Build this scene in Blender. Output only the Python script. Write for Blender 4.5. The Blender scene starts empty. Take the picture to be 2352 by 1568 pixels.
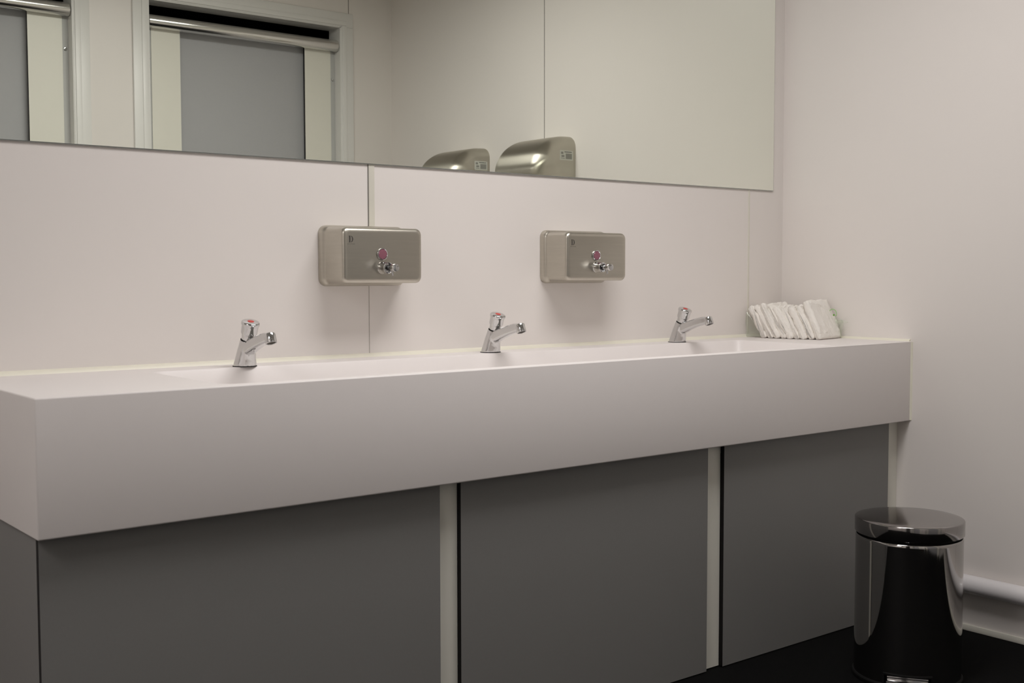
import bpy, bmesh, math, random
from mathutils import Vector, Matrix, noise
random.seed(7)
SC = bpy.context.scene
COL = SC.collection
PI = math.pi

# ------------------------------------------------------------------ materials
def mat(name, color, rough=.5, metal=0., spec=.5, var=.0, scale=20., stretch=(1,1,1), bump=0., rvar=0.,
        trans=0., emit=None, alpha=1., coat=0., color2=None, sss=0.):
    m = bpy.data.materials.new(name); m.use_nodes = True
    nt = m.node_tree; b = nt.nodes['Principled BSDF']
    b.inputs['Base Color'].default_value = (*color, 1)
    b.inputs['Roughness'].default_value = rough
    b.inputs['Metallic'].default_value = metal
    b.inputs['Specular IOR Level'].default_value = spec
    b.inputs['Transmission Weight'].default_value = trans
    b.inputs['Alpha'].default_value = alpha
    b.inputs['Coat Weight'].default_value = coat
    b.inputs['Subsurface Weight'].default_value = sss
    tc = nt.nodes.new('ShaderNodeTexCoord'); mp = nt.nodes.new('ShaderNodeMapping')
    mp.inputs['Scale'].default_value = stretch
    nz = nt.nodes.new('ShaderNodeTexNoise'); nz.inputs['Scale'].default_value = scale
    nz.inputs['Detail'].default_value = 4
    nt.links.new(tc.outputs['Object'], mp.inputs['Vector']); nt.links.new(mp.outputs['Vector'], nz.inputs['Vector'])
    if color2 or var:
        c2 = color2 or tuple(max(0, c*(1-var)) for c in color)
        mx = nt.nodes.new('ShaderNodeMix'); mx.data_type = 'RGBA'
        mx.inputs['A'].default_value = (*color, 1); mx.inputs['B'].default_value = (*c2, 1)
        nt.links.new(nz.outputs['Fac'], mx.inputs['Factor'])
        nt.links.new(mx.outputs['Result'], b.inputs['Base Color'])
    if rvar:
        mr = nt.nodes.new('ShaderNodeMapRange')
        mr.inputs['To Min'].default_value = max(0, rough-rvar); mr.inputs['To Max'].default_value = rough+rvar
        nt.links.new(nz.outputs['Fac'], mr.inputs['Value']); nt.links.new(mr.outputs['Result'], b.inputs['Roughness'])
    if bump:
        bp = nt.nodes.new('ShaderNodeBump'); bp.inputs['Strength'].default_value = bump
        bp.inputs['Distance'].default_value = .002
        nt.links.new(nz.outputs['Fac'], bp.inputs['Height']); nt.links.new(bp.outputs['Normal'], b.inputs['Normal'])
    if emit:
        b.inputs['Emission Color'].default_value = (*emit[0], 1); b.inputs['Emission Strength'].default_value = emit[1]
    return m

M = {}
M['wall'] = mat('satin_wall_board', (.79,.75,.72), .36, spec=.42, var=.02, scale=3, rvar=.02)
M['trim'] = mat('cream_plastic_trim', (.74,.72,.64), .4, var=.02, scale=8)
M['groove'] = mat('dark_joint_line', (.16,.15,.13), .7, var=.1)
M['softgroove'] = mat('pale_joint_line', (.42,.40,.36), .6, var=.1)
M['ceil'] = mat('white_ceiling', (.8,.79,.76), .8, var=.03, scale=40)
M['floor'] = mat('black_speckled_vinyl', (.002,.002,.002), .8, spec=.05, scale=260, color2=(.007,.007,.007), bump=.15)
M['counter'] = mat('white_solid_surface', (.79,.75,.735), .42, spec=.45, var=.015, scale=30)
M['bead'] = mat('cream_silicone', (.80,.775,.66), .4, var=.02, scale=20)
M['grey'] = mat('grey_laminate', (.225,.222,.216), .5, spec=.35, var=.06, scale=160, bump=.05)
M['doorgrey'] = mat('mid_grey_laminate', (.44,.44,.455), .55, spec=.35, var=.05, scale=160)
M['core'] = mat('black_panel_core', (.006,.005,.005), .6, spec=.2, var=.1)
M['cream'] = mat('cream_laminate', (.80,.785,.71), .4, var=.02, scale=30)
M['frame'] = mat('white_painted_frame', (.74,.73,.71), .35, var=.02, scale=12)
M['dark'] = mat('unlit_interior_shade', (.008,.008,.008), .9, spec=.0, var=.1)  # near-black base colour stands in for the unlit cubicle interior
M['alu'] = mat('brushed_aluminium', (.6,.59,.57), .3, metal=1, var=.05, scale=60, stretch=(1,1,20), rvar=.04)
M['channel'] = mat('grey_painted_channel', (.50,.50,.49), .5, var=.03, scale=30)
M['tube'] = mat('polished_aluminium_tube', (.72,.71,.69), .2, metal=1, var=.03, scale=60, stretch=(1,20,20), rvar=.03)
M['steel'] = mat('brushed_stainless', (.56,.53,.465), .33, metal=1, var=.12, scale=14, stretch=(1,1,12), rvar=.05)
M['steel_h'] = mat('brushed_stainless_shell', (.53,.505,.44), .32, metal=1, var=.05, scale=3, stretch=(1,1,1), rvar=.02)
M['binlid'] = mat('satin_steel_lid', (.37,.355,.35), .10, metal=1, var=.05, scale=20, rvar=.03)
M['binbody'] = mat('polished_steel_bin', (.42,.41,.40), .05, metal=1, var=.04, scale=12, stretch=(1,1,.1))
M['chrome'] = mat('chrome', (.65,.65,.65), .06, metal=1, var=.02, scale=10)
M['chromesoft'] = mat('worn_chrome', (.60,.60,.60), .12, metal=1, var=.04, scale=90)
M['black'] = mat('black_rubber', (.005,.005,.005), .7, spec=.2, var=.2)
M['red'] = mat('red_plastic', (.55,.03,.02), .3, var=.05)
M['pink'] = mat('pink_soap_window', (.28,.10,.14), .15, var=.15, scale=60, coat=.4)
M['logo'] = mat('dark_etched_mark', (.05,.045,.04), .6, var=.1)
M['faint'] = mat('faint_etched_lettering', (.20,.185,.16), .5, metal=.5, var=.1)
M['towel'] = mat('white_tissue_paper', (.86,.83,.78), .95, spec=.1, var=.03, scale=150, bump=.9, sss=.0)
M['pipe'] = mat('white_gloss_pipe', (.74,.72,.73), .3, var=.02, scale=12)
M['glassedge'] = mat('mirror_glass_edge', (.42,.44,.42), .15, metal=.6, var=.03)
M['sticker'] = mat('pale_paper_sticker', (.62,.63,.58), .5, var=.03)
M['ink'] = mat('grey_sticker_print', (.12,.12,.11), .6, var=.1, scale=400)
M['inklight'] = mat('pale_sticker_print', (.34,.34,.31), .6, var=.3, scale=500)
M['aerator'] = mat('dark_aerator_mesh', (.05,.042,.03), .5, metal=.3, var=.3, scale=900)
M['green'] = mat('green_print_film', (.42,.72,.30), .4, var=.1, alpha=.6)
M['greendark'] = mat('dark_green_print', (.12,.36,.03), .4, var=.1)
M['diffuser'] = mat('lit_light_diffuser', (.9,.9,.9), .5, emit=((1,.965,.95), 3.))
M['lampframe'] = mat('white_metal_lamp_frame', (.8,.8,.8), .4, var=.02)
# thin clear film
def film():
    m = bpy.data.materials.new('clear_plastic_film'); m.use_nodes = True; nt = m.node_tree
    nt.nodes.clear(); out = nt.nodes.new('ShaderNodeOutputMaterial')
    t = nt.nodes.new('ShaderNodeBsdfTransparent'); t.inputs[0].default_value = (.965,.98,.96,1)
    g = nt.nodes.new('ShaderNodeBsdfGlossy'); g.inputs['Roughness'].default_value = .25
    g.inputs[0].default_value = (.88,.92,.86,1)
    nz = nt.nodes.new('ShaderNodeTexNoise'); nz.inputs['Scale'].default_value = 60
    mr = nt.nodes.new('ShaderNodeMapRange'); mr.inputs['To Min'].default_value = .06; mr.inputs['To Max'].default_value = .34
    mx = nt.nodes.new('ShaderNodeMixShader')
    nt.links.new(nz.outputs['Fac'], mr.inputs['Value']); nt.links.new(mr.outputs['Result'], mx.inputs[0])
    nt.links.new(t.outputs[0], mx.inputs[1]); nt.links.new(g.outputs[0], mx.inputs[2])
    nt.links.new(mx.outputs[0], out.inputs[0]); return m
M['film'] = film()
def aniso(m, axis, rot, an):
    nt = m.node_tree; b = nt.nodes['Principled BSDF']; t = nt.nodes.new('ShaderNodeTangent')
    t.direction_type = 'RADIAL'; t.axis = axis
    nt.links.new(t.outputs[0], b.inputs['Tangent']); b.inputs['Anisotropic'].default_value = an; b.inputs['Anisotropic Rotation'].default_value = rot
aniso(M['steel_h'], 'Y', .25, .97)
def mirror_mat():
    m = bpy.data.materials.new('silvered_mirror'); m.use_nodes = True; nt = m.node_tree
    nt.nodes.clear(); out = nt.nodes.new('ShaderNodeOutputMaterial')
    g = nt.nodes.new('ShaderNodeBsdfGlossy'); g.inputs['Roughness'].default_value = 0.0
    g.inputs[0].default_value = (.915,.945,.875,1)
    nt.links.new(g.outputs[0], out.inputs[0]); return m
M['mirror'] = mirror_mat()

# ------------------------------------------------------------------ helpers
def mesh_obj(name, me, mats, parent=None, loc=None):
    o = bpy.data.objects.new(name, me); COL.objects.link(o)
    if not me.materials:
        for m in (mats if isinstance(mats, (list, tuple)) else [mats]): me.materials.append(m)
    if parent: o.parent = parent
    if loc: o.location = loc
    return o
def obj(name, bm, mats, parent=None, loc=None, smooth=True, angle=35):
    bmesh.ops.recalc_face_normals(bm, faces=bm.faces[:])
    for f in bm.faces: f.smooth = smooth
    me = bpy.data.meshes.new(name); bm.to_mesh(me); bm.free()
    if smooth: me.set_sharp_from_angle(angle=math.radians(angle))
    return mesh_obj(name, me, mats, parent, loc)
def empty(name, loc=(0,0,0)):
    o = bpy.data.objects.new(name, None); COL.objects.link(o); o.location = loc; o.empty_display_size = .05
    return o
def tag(o, label=None, cat=None, group=None, kind=None):
    if label: o['label'] = label
    if cat: o['category'] = cat
    if group: o['group'] = group
    if kind: o['kind'] = kind
    return o
def box(bm, x0, x1, y0, y1, z0, z1, bev=0, seg=2, mi=0):
    x0, x1 = sorted((x0,x1)); y0, y1 = sorted((y0,y1)); z0, z1 = sorted((z0,z1))
    tmp = bmesh.new()
    bmesh.ops.create_cube(tmp, size=1)
    for v in tmp.verts:
        v.co = Vector(((x0+x1)/2+v.co.x*(x1-x0), (y0+y1)/2+v.co.y*(y1-y0), (z0+z1)/2+v.co.z*(z1-z0)))
    if bev: bmesh.ops.bevel(tmp, geom=tmp.edges[:], offset=bev, segments=seg, profile=.5, affect='EDGES')
    merge(bm, tmp, mi); return bm
def merge(bm, tmp, mi=0):
    me = bpy.data.meshes.new('t'); tmp.to_mesh(me); tmp.free()
    n = len(bm.faces); bm.from_mesh(me); bpy.data.meshes.remove(me)
    bm.faces.ensure_lookup_table()
    for f in bm.faces[n:]: f.material_index = mi
def loft(bm, loops, cap0=True, cap1=True, mi=0, closed=True):
    rows = [[bm.verts.new(p) for p in lp] for lp in loops]
    n = len(rows[0])
    for a, b in zip(rows, rows[1:]):
        for i in range(n if closed else n-1):
            f = bm.faces.new((a[i], a[(i+1) % n], b[(i+1) % n], b[i])); f.material_index = mi
    if cap0: bm.faces.new(rows[0]).material_index = mi
    if cap1: bm.faces.new(rows[-1]).material_index = mi
    return bm
def lathe(bm, prof, n=64, axis=None, origin=(0,0,0), cap0=True, cap1=True, mi=0):
    """prof: list of (r, h) along axis"""
    ax = Vector(axis or (0,0,1)).normalized()
    u = ax.orthogonal().normalized(); w = ax.cross(u); o = Vector(origin)
    return loft(bm, [[o+ax*h+(u*math.cos(2*PI*i/n)+w*math.sin(2*PI*i/n))*r for i in range(n)] for r, h in prof], cap0, cap1, mi)
def rrect(cx, cz, a, b, r, k=7):
    pts = []
    for (sx, sz, a0) in ((1,1,0), (-1,1,PI/2), (-1,-1,PI), (1,-1,1.5*PI)):
        for i in range(k):
            t = a0+PI/2*i/(k-1)
            pts.append((cx+sx*(a-r)+r*math.cos(t), cz+sz*(b-r)+r*math.sin(t)))
    return pts
def copy_tree(o, parent=None):
    c = o.copy(); COL.objects.link(c); c.parent = parent
    for ch in [x for x in o.children]: copy_tree(ch, c)
    return c
def evaluated(o):
    dg = bpy.context.evaluated_depsgraph_get(); dg.update()
    return bpy.data.meshes.new_from_object(o.evaluated_get(dg))

# ------------------------------------------------------------------ dimensions
XL, YF, ZC = -5.4, -2.429, 2.52           # left wall, facing wall, ceiling
H, HA, CL, CD = .85, .606, -2.60, -.498   # counter top, apron underside, left end, front

# ------------------------------------------------------------------ room shell
b = bmesh.new(); box(b, XL-.12, .12, -4.6, .12, -.1, 0); tag(obj('floor', b, M['floor']), kind='structure')
b = bmesh.new(); box(b, XL-.12, .12, -4.6, .12, ZC, ZC+.1); tag(obj('ceiling', b, M['ceil']), kind='structure')
b = bmesh.new(); box(b, XL-.12, .12, 0, .12, 0, ZC); tag(obj('wall_back', b, M['wall']), kind='structure')
b = bmesh.new(); box(b, 0, .12, -4.6, 0, 0, ZC); tag(obj('wall_right', b, M['wall']), kind='structure')
b = bmesh.new(); box(b, XL-.12, XL, -4.6, 0, 0, ZC); tag(obj('wall_left', b, M['wall']), kind='structure')
b = bmesh.new(); box(b, XL-.12, .12, -4.72, -4.6, 0, ZC); tag(obj('wall_far_front', b, M['wall']), kind='structure')
# facing wall with three openings
OPEN = [(-1.236, -.293), (-2.498, -1.555), (-3.76, -2.817)]
OT = 2.235; TH = .09
b = bmesh.new()
xs = [0] + [v for o in OPEN for v in (o[1], o[0])] + [XL]
for i in range(0, len(xs), 2): box(b, xs[i+1], xs[i], YF-TH, YF, 0, OT)
box(b, XL, 0, YF-TH, YF, OT, ZC)
bmesh.ops.remove_doubles(b, verts=b.verts[:], dist=1e-5)
tag(obj('wall_front', b, M['wall']), kind='structure')

# board joints: raised cover strips with a dark groove beside
def strip(n, x0, x1, z0, z1, g=True):
    b = bmesh.new(); box(b, x0, x1, -.0018, .002, z0, z1, .0006)
    o = obj('trim_%d' % n, b, M['trim']); tag(o, kind='structure')
    if g:
        b = bmesh.new(); box(b, x0-.0022, x0, -.0012, .001, z0, z1); obj('joint_line', b, M['groove'], o)
strip(1, -1.631, -1.614, 1.16, ZC)
b = bmesh.new(); box(b, -1.6325, -1.6312, -.0008, .001, H, 1.16); tag(obj('trim_8', b, M['softgroove']), kind='structure')
strip(2, -.178, -.171, H, ZC, False)
b = bmesh.new(); box(b, .001, -.0007, -1.2585, -1.2555, .0, ZC); tag(obj('trim_3', b, M['groove']), kind='structure')
b = bmesh.new(); box(b, -.243, -.240, YF-.001, YF+.0008, OT+.06, ZC); tag(obj('trim_4', b, M['groove']), kind='structure')
# silicone beads (trim)
def bead(n, a, bb, w=.009, up=.011):
    """quarter round bead from a to bb, in the angle of two faces; given as profile triangle"""
    pass
def prism(bm, prof, p0, p1, ux, uz):
    ux, uz = Vector(ux), Vector(uz)
    return loft(bm, [[Vector(p)+ux*s+uz*t for s, t in prof] for p in (p0, p1)])
qr = [(0,0)] + [(.009*(1-math.sin(t)) if False else .009*math.cos(t), .011*math.sin(t)) for t in [PI/2*i/6 for i in range(7)]]
b = bmesh.new(); prism(b, [(0,0),(.010,0),(.0065,.0055),(.0025,.0085),(0,.0095)], (CL,0,H), (0,0,H), (0,-1,0), (0,0,1))
tag(obj('trim_5', b, M['bead'], angle=60), kind='structure')
b = bmesh.new(); prism(b, [(0,0),(.009,0),(.006,.004),(.0025,.006),(0,.007)], (0,-.008,H), (0,CD+.004,H), (-1,0,0), (0,0,1))
tag(obj('trim_6', b, M['bead'], angle=60), kind='structure')
b = bmesh.new(); prism(b, [(0,0),(.005,0),(.003,.003),(0,.005)], (0,CD,HA+.002), (0,CD,H-.002), (-1,0,0), (0,-1,0))
tag(obj('trim_7', b, M['bead'], angle=60), kind='structure')
# skirting and the boxed pipe on the right wall
b = bmesh.new(); box(b, -.006, .0, -2.4, -.46, 0, .019, .002); tag(obj('baseboard_right', b, M['trim']), kind='structure')
b = bmesh.new(); lathe(b, [(.027,0),(.027,1.93)], 40, (0,-1,0), (-.028,-.468,.147))
o = obj('wall_pipe', b, M['pipe'])
tag(o, 'white glossy pipe running low along the right wall behind the steel bin', 'pipe')
for y in (-1.05, -1.85):
    b = bmesh.new(); box(b, -.014, 0, y-.012, y+.012, .132, .162, .003); obj('pipe_bracket', b, M['pipe'], o)

# ------------------------------------------------------------------ cubicle fronts in the facing wall
def architrave(o, x0, x1, open_only=False):
    w, p = .068, .014
    b = bmesh.new()
    fy = YF+p
    for (a, c) in ((x0-w, x0), (x1, x1+w)): box(b, a, c, YF, fy, 0, OT, .002)
    box(b, x0-w, x1+w, YF, fy, OT, OT+w, .003)
    # inner bead of the moulding
    for (a, c) in ((x0-.030, x0-.006), (x1+.006, x1+.030)): box(b, a, c, YF, fy+.005, 0, OT+.006, .002)
    box(b, x0-.030, x1+.030, YF, fy+.005, OT+.006, OT+.030, .003)
    obj('door_frame', b, M['frame'], o)
    b = bmesh.new()   # lining of the reveal
    for (a, c) in ((x0, x0+.004), (x1-.004, x1)): box(b, a, c, YF-TH, YF+.012, 0, OT)
    box(b, x0, x1, YF-TH, YF+.012, OT-.004, OT)
    obj('door_lining', b, M['frame'], o)
ZT = 2.147
for n, (x0, x1) in enumerate(OPEN[:2]):
    o = tag(empty('door_%d' % (n+1), ((x0+x1)/2, YF, 0)), kind='structure')
    def P(name, bm, m, par=o, x=(x0+x1)/2, **k):
        bmesh.ops.translate(bm, verts=bm.verts[:], vec=(-x, -YF, 0)); return obj(name, bm, m, par, **k)
    tmp = []
    class _o: pass
    before = set(COL.objects)
    architrave(o, x0, x1)
    for q in set(COL.objects)-before: q.location = (-(x0+x1)/2, -YF, 0)
    py = YF-.038       # pilaster face
    for (a, c, s) in ((x0+.030, x0+.161, 0), (x1-.167, x1-.028, 1)):
        b = bmesh.new(); box(b, a, c, py-.013, py, .0, ZT-.01); 
        for f in b.faces:
            if abs(f.normal.x) > .9: f.material_index = 1
        P('pilaster', b, [M['cream'], M['core']])
    for (a, c) in ((x0+.004, x0+.030), (x1-.028, x1-.004)):
        b = bmesh.new(); box(b, a, c, py-.018, py-.001, .0, ZT-.01, .001)
        ch = P('wall_channel', b, M['channel'])
        for z in (1.99, 1.1, .2):
            b = bmesh.new(); m_ = (a+c)/2
            lathe(b, [(.0075,-.001),(.0075,.001),(.006,.0025),(.0035,.0028),(.003,.0012),(.001,.0012)], 16, (0,1,0), (m_,py,z))
            P('screw', b, M['chromesoft'], ch)
    b = bmesh.new(); box(b, x0+.150, x1-.155, py-.046, py-.033, .0, ZT-.012)
    P('door_panel', b, M['doorgrey'])
    b = bmesh.new()
    L = x1-x0-.012
    lathe(b, [(.020,0),(.0265,.002),(.028,.006),(.028,L-.006),(.0265,L-.002),(.020,L)], 48, (1,0,0), (x0+.006, YF-.016, ZT))
    P('head_rail', b, M['tube'])
# third opening (where the photographer stands): frame only
before = set(COL.objects)
o = tag(empty('door_3', ((OPEN[2][0]+OPEN[2][1])/2, YF, 0)), kind='structure')
architrave(o, *OPEN[2])
for q in set(COL.objects)-before-{o}: q.location = (-(OPEN[2][0]+OPEN[2][1])/2, -YF, 0)
# cubicle compartments behind the two fronts, unlit gloom put into their colour
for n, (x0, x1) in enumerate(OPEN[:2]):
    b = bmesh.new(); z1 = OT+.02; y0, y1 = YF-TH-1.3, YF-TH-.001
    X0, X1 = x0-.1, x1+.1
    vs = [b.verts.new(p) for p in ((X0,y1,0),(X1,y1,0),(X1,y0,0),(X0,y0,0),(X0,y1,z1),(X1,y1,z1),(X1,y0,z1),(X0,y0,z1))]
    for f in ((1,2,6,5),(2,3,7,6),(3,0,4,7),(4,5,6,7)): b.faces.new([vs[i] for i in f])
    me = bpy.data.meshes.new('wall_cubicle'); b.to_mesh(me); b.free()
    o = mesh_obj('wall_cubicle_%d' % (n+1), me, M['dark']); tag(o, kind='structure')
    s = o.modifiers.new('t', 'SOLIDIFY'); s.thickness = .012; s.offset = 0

# ------------------------------------------------------------------ mirror
XM, ZM = -.056, 1.3325
b = bmesh.new(); box(b, -3.55, XM, -.006, -.0008, ZM, 2.36)
ed = [e for e in b.edges if all(abs(v.co.y+.006) < 1e-5 for v in e.verts)]
bmesh.ops.bevel(b, geom=ed, offset=.0022, segments=2, profile=.5, affect='EDGES')
for f in b.faces: f.material_index = 0 if f.normal.y < -.99 else 1
for f in b.faces: f.smooth = False
me = bpy.data.meshes.new('mirror'); b.to_mesh(me); b.free()
o = mesh_obj('mirror', me, [M['mirror'], M['glassedge']])
tag(o, 'long frameless wall mirror with polished edge above the wash trough', 'mirror')

# ------------------------------------------------------------------ counter with trough
b = bmesh.new(); box(b, CL, -.0004, CD, -.0004, HA, H)
ed = [e for e in b.edges if abs(e.verts[0].co.y-CD) < 1e-4 and abs(e.verts[1].co.y-CD) < 1e-4 or
      (abs(e.verts[0].co.x-CL) < 1e-4 and abs(e.verts[1].co.x-CL) < 1e-4)]
bmesh.ops.bevel(b, geom=ed, offset=.0035, segments=3, profile=.5, affect='EDGES')
body = obj('wash_trough', b, M['counter'])
b = bmesh.new()
def trough_loop(z, ins, r):
    return [(x, y, z) for x, y in rrect((-2.24-.345)/2, (-.104-.462)/2, (2.24-.345)/2-ins, (.462-.104)/2-ins, r)]
loft(b, [trough_loop(H+.02, -.004, .03), trough_loop(H+.0005, -.004, .03), trough_loop(H-.004, 0, .027), trough_loop(H-.05, .012, .03), trough_loop(H-.085, .022, .04), trough_loop(H-.10, .045, .05)])
cut = obj('cutter', b, M['counter'])
md = body.modifiers.new('b', 'BOOLEAN'); md.object = cut; md.operation = 'DIFFERENCE'; md.solver = 'EXACT'
me = evaluated(body); body.modifiers.clear(); body.data = me; me.name = 'wash_trough'
me.set_sharp_from_angle(angle=math.radians(30))
bpy.data.objects.remove(cut)
tag(body, 'long white solid surface wash trough counter with deep plain apron', 'sink counter')
for x in (-2.0, -1.3, -.58):
    b = bmesh.new(); lathe(b, [(.004,0),(.03,.0),(.032,.001),(.030,.0025),(.012,.001),(.004,.0)], 32, (0,0,1), (x, -.30, H-.0998))
    obj('drain', b, M['chromesoft'], body)

# ------------------------------------------------------------------ vanity cabinets
CY = -.467; CZ = .003
def panel(bm, x0, x1):
    box(bm, x0, x1, CY+.0125, CY, CZ, HA-.0035)
    for f in bm.faces:
        if abs(f.normal.y) < .5: f.material_index = 1
def cabinet(name, x0, x1, stile, label, side=None):
    o = empty(name, ((x0+stile[1])/2, CY, 0)); cx = (x0+stile[1])/2
    def P(nm, bm, m, **k):
        bmesh.ops.translate(bm, verts=bm.verts[:], vec=(-cx, -CY, 0)); return obj(nm, bm, m, o, smooth=False, **k)
    b = bmesh.new(); panel(b, x0, x1); P('front_panel', b, [M['grey'], M['core']])
    b = bmesh.new(); box(b, stile[0], stile[1], CY+.0135, CY+.030, CZ, HA-.001)
    P('stile', b, M['cream'])
    b = bmesh.new(); box(b, x0+.014, x1-.012, CY+.0128, CY+.028, .02, HA-.03)
    P('carcass', b, M['core'])
    if side:
        b = bmesh.new(); box(b, side, side+.0125, CY+.0135, -.002, CZ, HA-.001)
        P('side_panel', b, M['grey'])
    tag(o, label, 'cabinet', 'grey cabinets under the wash trough'); return o
cabinet('vanity_cabinet', -2.590, -1.745, (-1.775, -1.6895), 'grey vanity cabinet front at the free left end with exposed side panel', side=-2.590)
cabinet('vanity_cabinet', -1.689, -.884, (-.92, -.8205), 'middle grey vanity cabinet front between two cream stiles')
cabinet('vanity_cabinet', -.820, -.066, (-.09, -.0004), 'grey vanity cabinet front nearest the right wall, behind the bin')

# ------------------------------------------------------------------ soap dispensers
def stencil_d(bm, cx, cz, h, y):
    """a stencil letter D: serif stem, gap, then the bowl"""
    def poly(pts):
        f0 = [bm.verts.new((cx+x*h, y, cz+z*h)) for x, z in pts]
        f1 = [bm.verts.new((cx+x*h, y+.0008, cz+z*h)) for x, z in pts]
        bm.faces.new(f0); bm.faces.new(f1[::-1])
        for i in range(len(pts)): bm.faces.new((f0[i], f1[i], f1[(i+1) % len(pts)], f0[(i+1) % len(pts)]))
    poly([(-.42,.5),(-.14,.5),(-.14,-.5),(-.42,-.5),(-.42,-.44),(-.34,-.40),(-.34,.40),(-.42,.44)])
    outer = [(.0,.5),(.14,.44),(.28,.28),(.36,0),(.28,-.28),(.14,-.44),(.0,-.5)]
    inner = [(.0,-.42),(.10,-.32),(.16,-.16),(.18,0),(.16,.16),(.10,.32),(.0,.42)]
    poly(outer+inner)
def dispenser():
    o = empty('soap_dispenser'); a, bb = .1205, .0745
    b = bmesh.new()
    prof = [(-.0004,0,.020),(-.012,0,.020),(-.017,.0012,.019),(-.0205,.004,.017),(-.0235,.0062,.016),(-.028,.0070,.015),(-.060,.0070,.015),
            (-.0955,.0070,.015),(-.1005,.0077,.0148),(-.1045,.0100,.014),(-.1070,.0140,.012),(-.1080,.0195,.010)]
    loft(b, [[(x, y, z) for x, z in rrect(0, 0, a-i*.9, bb-i, r, 9)] for y, i, r in prof])
    obj('housing', b, M['steel'], o, angle=50)
    b = bmesh.new(); w = (-.0055, .003)
    lathe(b, [(.0148,0),(.0152,.002),(.0145,.0042),(.0128,.0048),(.0118,.0036)], 40, (0,-1,0), (w[0],-.1078,w[1]), cap1=False)
    r = obj('window_ring', b, M['chromesoft'], o)
    b = bmesh.new(); lathe(b, [(.0122,0),(.0122,.0036),(.0108,.0052),(.006,.0058)], 32, (0,-1,0), (w[0],-.1076,w[1]))
    tag(obj('level_window', b, M['pink'], o), label='pink soap level window')
    b = bmesh.new(); z = -.030
    lathe(b, [(.0146,0),(.0150,.0015),(.0140,.0030),(.0138,.021),(.0143,.024),(.0138,.0265),(.0120,.027),(.0100,.024),(.0095,.020)], 40, (0,-1,0), (-.0035,-.1078,z), cap1=True)
    v = obj('valve_body', b, M['chrome'], o)
    b = bmesh.new(); lathe(b, [(.0072,.018),(.0068,.036),(.0075,.040),(.0096,.046),(.0100,.056),(.0088,.060),(.005,.061)], 36, (0,-1,0), (-.0035,-.1078,z))
    obj('push_plunger', b, M['chrome'], v)
    b = bmesh.new(); lathe(b, [(.0032,0),(.0026,.012),(.0018,.0155),(.001,.0155)], 20, (0,-.35,-1), (-.0035,-.1078-.040,z-.004))
    obj('soap_nozzle', b, M['chromesoft'], v)
    b = bmesh.new(); stencil_d(b, -.0915, .0385, .0155, -.1085)
    obj('logo', b, M['logo'], o, smooth=False)
    cu = bpy.data.curves.new('t', 'FONT'); cu.body = 'DOLPHIN'; cu.size = .0040; cu.align_x = 'CENTER'; cu.extrude = .0001; cu.space_character = 1.25
    t = bpy.data.objects.new('t', cu); COL.objects.link(t); me = evaluated(t); bpy.data.objects.remove(t)
    me.transform(Matrix.Translation((-.0915, -.1081, .0255)) @ Matrix.Rotation(PI/2, 4, 'X')); me.materials.clear(); me.name = 'lettering'
    mesh_obj('lettering', me, M['faint'], o)
    return o
d1 = dispenser(); d1.location = (-1.6555, 0, 1.1035)
tag(d1, 'brushed steel soap dispenser on the wall, left of two, over the board joint', 'soap dispenser', 'wall soap dispensers')
d2 = copy_tree(d1); d2.location = (-.949, 0, 1.1065)
tag(d2, 'brushed steel soap dispenser on the wall, right of two, between middle and far taps', 'soap dispenser', 'wall soap dispensers')

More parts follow.
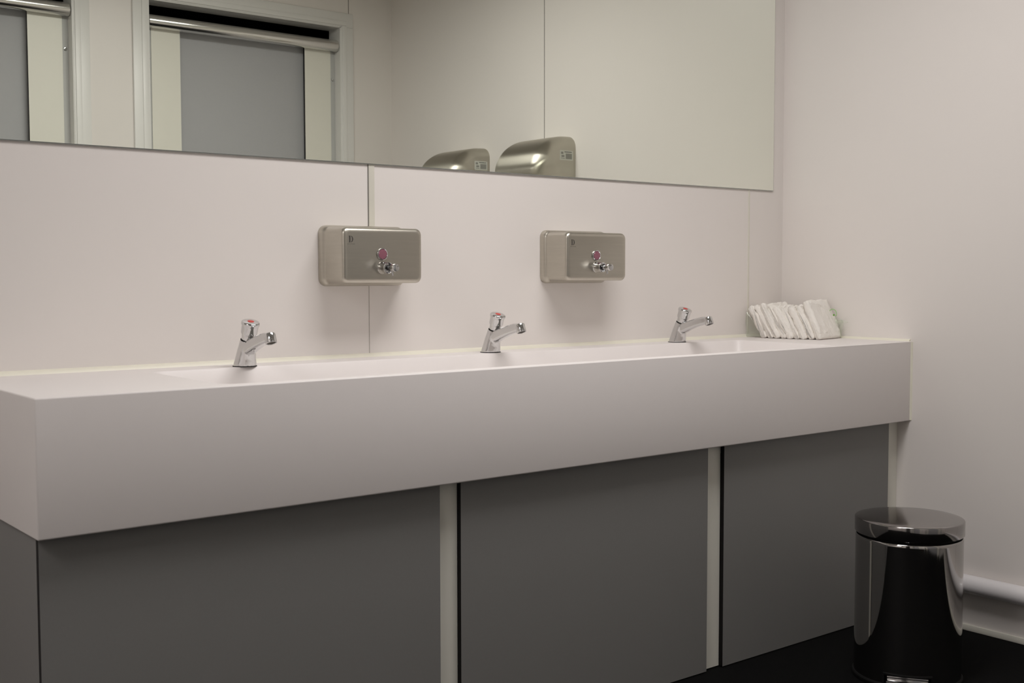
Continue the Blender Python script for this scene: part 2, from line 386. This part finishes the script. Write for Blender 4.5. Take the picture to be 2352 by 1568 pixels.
# ------------------------------------------------------------------ taps (local: +v is -y)
def tap():
    o = empty('push_tap')
    Y = lambda v: -v
    b = bmesh.new()
    # stem: leaning elliptical column
    n = 40
    def ring(v, z, rx, rv, tilt=0.):
        return [(rx*math.cos(2*PI*i/n), Y(v+rv*math.sin(2*PI*i/n)), z+tilt*rv*math.sin(2*PI*i/n)) for i in range(n)]
    loft(b, [ring(0,0,.0265,.0265), ring(.0004,.002,.0265,.0262), ring(.005,.018,.0235,.0235,-.05), ring(.010,.036,.0205,.0215,-.15), ring(.0155,.050,.0185,.0195,-.28), ring(.0185,.060,.017,.0178,-.33), ring(.0190,.0615,.0155,.016,-.33)])
    # spout: rounded rectangular beam rising forward
    def sect(v, z, hw, hh, ang, r):
        pts = []
        for a, c in rrect(0, 0, hw, hh, r, 6):
            pts.append((a, Y(v - c*math.sin(ang)), z + c*math.cos(ang)))
        return pts
    A = math.radians(14)
    loft(b, [sect(.004,.036,.0150,.0140,A*1.6,.010), sect(.030,.0440,.0150,.0150,A*1.5,.009), sect(.050,.0515,.0140,.0138,A*1.25,.008), sect(.080,.0610,.0130,.0128,A,.007), sect(.108,.0680,.0124,.0125,A,.007), sect(.126,.0700,.0118,.0105,A*.6,.007)])
    bo = obj('tap_body', b, M['chrome'])
    m1 = bo.modifiers.new('r', 'REMESH'); m1.mode = 'VOXEL'; m1.voxel_size = .0011
    m2 = bo.modifiers.new('s', 'SMOOTH'); m2.factor = .5; m2.iterations = 22
    me = evaluated(bo); bo.modifiers.clear(); bo.data = me
    for p in me.polygons: p.use_smooth = True
    me.set_sharp_from_angle(angle=math.radians(60))
    bo.parent = o
    b = bmesh.new(); lathe(b, [(.0274,0),(.0274,.0012),(.0262,.0016)], 48); obj('base_seal', b, M['black'], o)
    # outlet
    tl = Vector((0, -.42, -1)).normalized()
    b = bmesh.new(); lathe(b, [(.004,-.0125),(.0095,-.0120),(.0118,-.0102),(.0126,-.0075),(.0127,.0095),(.0122,.0112),(.0112,.0114),(.0105,.0100)], 44, tl, (0, Y(.1275), .0680), cap1=False)
    sp = obj('spout_outlet', b, M['chrome'], o)
    b = bmesh.new(); lathe(b, [(.0107,.004),(.0107,.0100),(.009,.0088),(.002,.0084)], 32, tl, (0, Y(.1275), .0680)); obj('aerator', b, M['aerator'], sp)
    # push knob along the leaning axis
    ax = Vector((0, -math.sin(math.radians(19)), math.cos(math.radians(19))))
    og = Vector((0, Y(.0187), .0600))
    b = bmesh.new(); lathe(b, [(.0168,-.002),(.0170,.0008),(.0160,.0016),(.0150,.0018)], 44, ax, og); obj('knob_seal', b, M['black'], o)
    b = bmesh.new(); lathe(b, [(.0148,.001),(.0156,.0025),(.0158,.011),(.0162,.0135),(.0178,.0160),(.0186,.0190),(.0188,.0330),(.0190,.0350),(.0198,.0362),(.0206,.0385),(.0207,.0415),(.0200,.0435),(.0185,.0446),(.012,.0452),(.004,.0454)], 56, ax, og)
    k = obj('push_knob', b, M['chrome'], o, angle=70)
    b = bmesh.new(); lathe(b, [(.0074,.0450),(.0074,.0457),(.0064,.0461),(.002,.0462)], 32, ax, og)
    tag(obj('hot_marker', b, M['red'], k), label='red hot water marker')
    return o
t = tap(); t.location = (-2.014, -.0829, H+.0002)
tag(t, 'chrome push tap with red dot, nearest the free left end of the trough', 'tap', 'chrome push taps')
for (x, y, lb) in ((-1.2966, -.0661, 'chrome push tap with red dot, standing between the two soap dispensers'),
                   (-.5736, -.0600, 'chrome push tap with red dot, nearest the paper towels')):
    c = copy_tree(t); c.location = (x, y, H+.0002); tag(c, lb, 'tap', 'chrome push taps')

# ------------------------------------------------------------------ hand dryers on the right wall
def dryer():
    o = empty('hand_dryer')      # origin on wall: y centre, z = top
    W, R = .30, .046
    # outer profile (protrusion, height below top)
    pr = [(.0006,0),(.030,.0005),(.060,.003),(.090,.010),(.118,.021),(.145,.037),(.168,.057),(.187,.082),(.200,.110),(.206,.140),(.204,.170),(.192,.200),(.168,.222),(.120,.232),(.060,.235),(.0006,.236)]
    # resample smoothly (Catmull-Rom)
    P = []
    for i in range(len(pr)-1):
        p0 = Vector(pr[max(0,i-1)]); p1 = Vector(pr[i]); p2 = Vector(pr[i+1]); p3 = Vector(pr[min(len(pr)-1,i+2)])
        for k in range(4):
            t = k/4
            P.append(.5*((2*p1)+(p2-p0)*t+(2*p0-5*p1+4*p2-p3)*t*t+(3*p1-p0-3*p2+p3)*t**3))
    P.append(Vector(pr[-1]))
    N = []
    for i in range(len(P)):
        d = (P[min(i+1,len(P)-1)]-P[max(i-1,0)]).normalized(); N.append(Vector((-d.y, d.x)))   # inward is down/back
    loops = []
    def loop(y, ins):
        L = []
        for p, nn in zip(P, N):
            q = p+nn*ins*(1 if nn.dot(Vector((.08,.12))-p) > 0 else -1)
            L.append((-max(-.0005, q.x), y, -q.y))
        L[0] = (.0005, L[0][1], L[0][2]); L[-1] = (.0005, L[-1][1], L[-1][2])
        return L
    S = 9
    for k in range(S+1):
        a = PI/2*k/S; loops.append(loop(-W/2+R*(1-math.sin(a)), R*(1-math.cos(a)) if False else R*(1-math.sin(a)) * 0 + R*(1-math.cos(PI/2-a))))
    # order: side face first
    loops = []
    for k in range(S+1):
        a = PI/2*k/S            # 0 at side plane, pi/2 on top surface
        loops.append(loop(-W/2+R*(1-math.cos(a)), R*(1-math.sin(a))))
    for k in range(S, -1, -1):
        a = PI/2*k/S
        loops.append(loop(W/2-R*(1-math.cos(a)), R*(1-math.sin(a))))
    b = bmesh.new(); loft(b, loops)
    obj('shell', b, M['steel_h'], o, angle=60)
    b = bmesh.new(); box(b, -.084, -.014, W/2-.001, W/2+.0004, -.101, -.062)
    s = obj('rating_sticker', b, M['sticker'], o, smooth=False)
    b = bmesh.new()
    y0, y1 = W/2, W/2+.0007
    box(b, -.060, -.021, y0, y1, -.0695, -.0665)
    obj('print_line', b, M['ink'], s, smooth=False); b = bmesh.new()
    box(b, -.078, -.058, y0, y1, -.0945, -.0930)
    obj('print_line', b, M['ink'], s, smooth=False)
    b = bmesh.new()
    box(b, -.053, -.020, y0, y1-.0001, -.096, -.074); box(b, -.078, -.066, y0, y1-.0001, -.077, -.068); box(b, -.076, -.060, y0, y1-.0001, -.089, -.081)
    obj('print_block', b, M['inklight'], s, smooth=False)
    b = bmesh.new(); lathe(b, [(.026,0),(.028,.012),(.024,.03),(.018,.03)], 32, (-.25,0,-1), (-.125,0,-.222), cap1=False)
    obj('air_nozzle', b, M['chromesoft'], o)
    return o
h1 = dryer(); h1.location = (0, -(1.05+.15)-.012, 1.6165)
tag(h1, 'steel hand dryer on the right wall, nearer the mirror, seen in the mirror', 'hand dryer', 'wall hand dryers')
h2 = copy_tree(h1); h2.location = (0, -(1.621+.15)-.012, 1.6165)
tag(h2, 'steel hand dryer on the right wall, farther from the mirror, seen in the mirror', 'hand dryer', 'wall hand dryers')

# ------------------------------------------------------------------ paper towels and torn wrapper
def towel(i, N, front=False):
    s = i/(N-1)
    bx, by = -.196+.041*s, -.088-.180*s
    th = .0248*random.uniform(.95,1.08)
    wd = .142; ht = .122
    u = Vector((.985, .17, 0)).normalized()
    up = Vector((random.uniform(-.006,.006), (.066+random.uniform(-.010,.008)) if not front else .052, .110)).normalized()
    nrm = u.cross(up).normalized()
    if nrm.y > 0: nrm = -nrm
    nx, nz, nt_ = 34, 18, 7
    hh = ht*(1+random.uniform(-.05,.03)) if not front else ht*1.09
    off = random.uniform(-.004,.004)
    b = bmesh.new(); bmesh.ops.create_grid(b, x_segments=1, y_segments=1, size=.5); b.free()
    # superellipse tube running along u, cross-section (nrm x up)
    loops = []
    K = 72
    for a in range(nx+1):
        f = a/nx
        lp = []
        endr = min(1, min(f, 1-f)/.04+.55)
        for k in range(K):
            t = 2*PI*k/K
            c_, s_ = math.cos(t), math.sin(t)
            ex = abs(c_)**.42*(1 if c_ > 0 else -1); ez = abs(s_)**.42*(1 if s_ > 0 else -1)
            pz = (ez*.5*(.94+.06*endr)+.5)*hh; pn = ex*.5*th*endr*.98
            # folds: layered creases across the thickness on the edges
            cre = .0016*math.sin(pn*2*PI/.0048+i)*(1 if endr < 1 else .35)
            p = Vector((bx, by, H+.001))+u*(f*wd+off+cre*(1 if f < .5 else -1)*(1 if endr < 1 else 0))+up*pz+nrm*pn
            q = noise.noise_vector(p*38+Vector((i*3.1,0,0)))*.0062+noise.noise_vector(p*110)*.0022
            rd = 1-abs(noise.noise(p*46+Vector((i*1.7,4,2))))*2.2
            q += nrm*(rd**3*.0042 if rd > 0 else 0)+up*.003*noise.noise(p*160)
            q.z *= .8
            if pz < .02: q *= .25
            if front: q *= .6
            p = p+q; p.y = min(p.y, -.003); p.z = max(p.z, H+.0008); p.x = min(p.x, -.012)
            lp.append(p)
        loops.append(lp)
    b = bmesh.new(); loft(b, loops)
    return obj('folded_paper_towel', b, M['towel'], angle=80)
NT = 9
TG = 'folded paper towels in the stack by the corner'
for i in range(NT):
    o = towel(i, NT, i == NT-1)
    if i == 0: lb = 'white folded paper towel leaning against the wall at the far left of the stack'
    elif i == NT-1: lb = 'white folded paper towel standing tallest at the front right end of the stack'
    else: lb = 'white crumpled paper towel leaning inside the middle of the stack on the counter'
    tag(o, lb, 'paper towel', TG)
def sheet(name, f, nu, nv, m, parent=None, th=.0005):
    b = bmesh.new()
    g = [[b.verts.new(f(i/nu, j/nv)) for j in range(nv+1)] for i in range(nu+1)]
    for i in range(nu):
        for j in range(nv): b.faces.new((g[i][j], g[i+1][j], g[i+1][j+1], g[i][j+1]))
    o = obj(name, b, m, parent, angle=70)
    md = o.modifiers.new('s', 'SOLIDIFY'); md.thickness = th; md.offset = 0
    return o
def wf(s, t):     # right hand flap, between the towels and the right wall
    p = Vector((-.012-.020*abs(math.sin(s*4.2)), -.165-.10*s, H+.003+.080*t*(1-.35*s)))
    q = noise.noise_vector(p*45)*.009*(.2+t); p += q; p.x = min(p.x, -.004); p.z = max(p.z, H+.002); return p
w = sheet('plastic_wrapper', wf, 26, 16, M['film'])
tag(w, 'torn clear plastic wrapper with green print behind the paper towels', 'plastic wrapper')
def tf(s, t):     # pointed tail of film sticking out
    wd_ = .020*(1-s)+.0015
    p = Vector((-.030+.008*s, -.240-.042*s, H+.058+(t-.5)*wd_-.006*s))
    return p+noise.noise_vector(p*80)*.003
sheet('film_tail', tf, 14, 6, M['film'], w)
def gr(s, t):
    a = -.6+s*3.4; r = .013+.003*t
    return Vector((-.034, -.232-r*math.cos(a)*1.0, H+.079+r*math.sin(a)))
sheet('green_print', gr, 20, 3, M['green'], w)
b = bmesh.new(); lathe(b, [(.0030,0),(.0030,.0006)], 16, (-1,-.6,0), (-.036,-.238,H+.075)); obj('green_print_dot', b, M['greendark'], w)
def lf(s, t):     # left flap by the wall
    p = Vector((-.190+.012*s, -.006-.055*s, H+.002+.085*t*(1-.8*s)))
    q = noise.noise_vector(p*60)*.003; p += q; p.y = min(p.y, -.003); p.z = max(p.z, H+.0015); return p
sheet('film_flap', lf, 12, 12, M['film'], w)

# ------------------------------------------------------------------ pedal bin
BX, BY, BR, BZ = -.4885, -.8124, .1365, .4245
cam_loc = Vector((-3.2012, -2.5418, 1.0586))
fd = Vector((cam_loc.x-BX, cam_loc.y-BY, 0)).normalized()
o = empty('pedal_bin', (BX, BY, 0))
fa = math.atan2(fd.y, fd.x)+.02
b = bmesh.new()
pz0, pz1, hw = .012, .041, .060       # pedal cut-out
DZ = BZ-.3568
zs = [.012, .030, pz1, .08, .13, .2, .27, .300+DZ, .3055+DZ, .3080+DZ]
rr = [BR-.0015]*7 + [BR-.0015, BR-.0015, BR-.004]
n = 180
g = [[b.verts.new((r*math.cos(2*PI*i/n+fa), r*math.sin(2*PI*i/n+fa), z)) for i in range(n)] for z, r in zip(zs, rr)]
da = math.asin(hw/BR)
for j in range(len(zs)-1):
    for i in range(n):
        am = 2*PI*(i+.5)/n; am = am-2*PI if am > PI else am
        if abs(am) < da and zs[j+1] <= pz1+1e-6: continue
        b.faces.new((g[j][i], g[j][(i+1) % n], g[j+1][(i+1) % n], g[j+1][i]))
bd = obj('body', b, M['binbody'], o, angle=50)
b = bmesh.new(); lathe(b, [(r, h+DZ) for r, h in ((BR-.004,.3085),(BR-.008,.3100),(BR-.012,.3200))], 96, cap0=False, cap1=False); obj('rim', b, M['black'], o)
b = bmesh.new(); lathe(b, [(BR-.006,.0),(BR+.0015,.0),(BR+.003,.003),(BR+.003,.010),(BR+.0005,.0135),(BR-.006,.0135)], 96); obj('base_ring', b, M['black'], o)
b = bmesh.new(); lathe(b, [(BR-.010,.0),(BR-.010,.30+DZ)], 96); obj('inner_bucket', b, M['black'], o)
b = bmesh.new()
lathe(b, [(r, h+DZ) for r, h in ((BR-.006,.3165),(BR-.0005,.3155),(BR+.0008,.3170),(BR+.0010,.3505),(BR+.0004,.3522),(BR-.0010,.3534),(BR-.0030,.3540),(BR-.02,.3547),(BR-.05,.3556),(BR-.09,.3564),(.004,.3568))], 128)
obj('lid', b, M['binlid'], o, angle=50)
# dark frame round the cut-out and the pedal
b = bmesh.new(); T = fd.cross(Vector((0,0,1))).normalized()
def arcbox(bm, a0, a1, r0, r1, z0, z1, k=16):
    lp = []
    for i in range(k+1):
        a = fa+a0+(a1-a0)*i/k; c, s = math.cos(a), math.sin(a)
        lp.append([(r0*c, r0*s, z0), (r1*c, r1*s, z0), (r1*c, r1*s, z1), (r0*c, r0*s, z1)])
    loft(bm, lp)
arcbox(b, -da, da, BR-.008, BR+.0015, pz1-.003, pz1+.0015)
arcbox(b, -da-.004, -da+.028, BR-.008, BR+.0015, pz0, pz1)
arcbox(b, da-.028, da+.004, BR-.008, BR+.0015, pz0, pz1)
obj('pedal_frame', b, M['black'], o)
b = bmesh.new()
box(b, BR-.006, BR+.018, -.052, .052, .026, .0295, .001)
box(b, BR+.014, BR+.018, -.052, .052, .014, .0295, .001)
box(b, BR-.0065, BR-.003, -.050, .050, .018, .0370, .001)
bmesh.ops.rotate(b, verts=b.verts[:], cent=(0,0,0), matrix=Matrix.Rotation(fa, 3, 'Z'))
obj('pedal', b, M['chromesoft'], o)
tag(o, 'round stainless steel pedal bin with flat lid in the corner under the counter end', 'bin')

# ------------------------------------------------------------------ ceiling lights
LP = [(-1.4, -1.05, 19.5), (-4.4, -1.6, 17)]
for i, (x, y, en) in enumerate(LP):
    o = empty('ceiling_light', (x, y, ZC))
    w, h = .6, .3
    b = bmesh.new()
    for (a, c, d, e) in ((-w,w,-h,-h+.02), (-w,w,h-.02,h), (-w,-w+.02,-h+.02,h-.02), (w-.02,w,-h+.02,h-.02)): box(b, a, c, d, e, -.014, 0)
    bmesh.ops.remove_doubles(b, verts=b.verts[:], dist=1e-5)
    obj('frame', b, M['lampframe'], o, smooth=False)
    b = bmesh.new(); box(b, -w+.02, w-.02, -h+.02, h-.02, -.009, -.002); obj('diffuser', b, M['diffuser'], o, smooth=False)
    tag(o, ['long lit ceiling light panel over the wash trough', 'long lit ceiling light panel nearer the left wall'][i], 'ceiling light', 'ceiling light panels')
    ld = bpy.data.lights.new('lamp', 'AREA'); ld.shape = 'RECTANGLE'; ld.size = 1.15; ld.size_y = .55; ld.energy = en; ld.spread = math.radians([172, 180][i]); ld.color = (1,.965,.95)
    lo = bpy.data.objects.new('lamp', ld); COL.objects.link(lo); lo.parent = o; lo.location = (0, 0, -.016)
# ------------------------------------------------------------------ world, camera, view
wd = bpy.data.worlds.new('world'); SC.world = wd; wd.use_nodes = True
wd.node_tree.nodes['Background'].inputs[0].default_value = (.9,.92,1,1)
wd.node_tree.nodes['Background'].inputs[1].default_value = .02
cd = bpy.data.cameras.new('camera'); cam = bpy.data.objects.new('camera', cd); COL.objects.link(cam); SC.camera = cam
f, yaw, pit, rol = 2698.24, .6741, .0575, -.0015
F = Vector((math.sin(yaw)*math.cos(pit), math.cos(yaw)*math.cos(pit), -math.sin(pit)))
R = Vector((math.cos(yaw), -math.sin(yaw), 0)); U = R.cross(F)
R2 = R*math.cos(rol)+U*math.sin(rol); U2 = -R*math.sin(rol)+U*math.cos(rol)
mw = Matrix((( R2.x, U2.x, -F.x, cam_loc.x), (R2.y, U2.y, -F.y, cam_loc.y), (R2.z, U2.z, -F.z, cam_loc.z), (0,0,0,1)))
cam.matrix_world = mw
cd.sensor_width = 36; cd.lens = f/2352*36; cd.clip_start = .02
cd.dof.use_dof = True; cd.dof.focus_distance = 3.1; cd.dof.aperture_fstop = 9
SC.view_settings.view_transform = 'Standard'; SC.view_settings.look = 'None'
SC.view_settings.gamma = 1; SC.view_settings.exposure = 0.0
try: SC.view_settings.use_curve_mapping = False
except Exception: pass
SC.cycles.max_bounces = 14; SC.cycles.diffuse_bounces = 8; SC.cycles.glossy_bounces = 8; SC.cycles.transparent_max_bounces = 16
SC.cycles.caustics_reflective = True; SC.cycles.use_denoising = True; SC.cycles.sample_clamp_indirect = 6
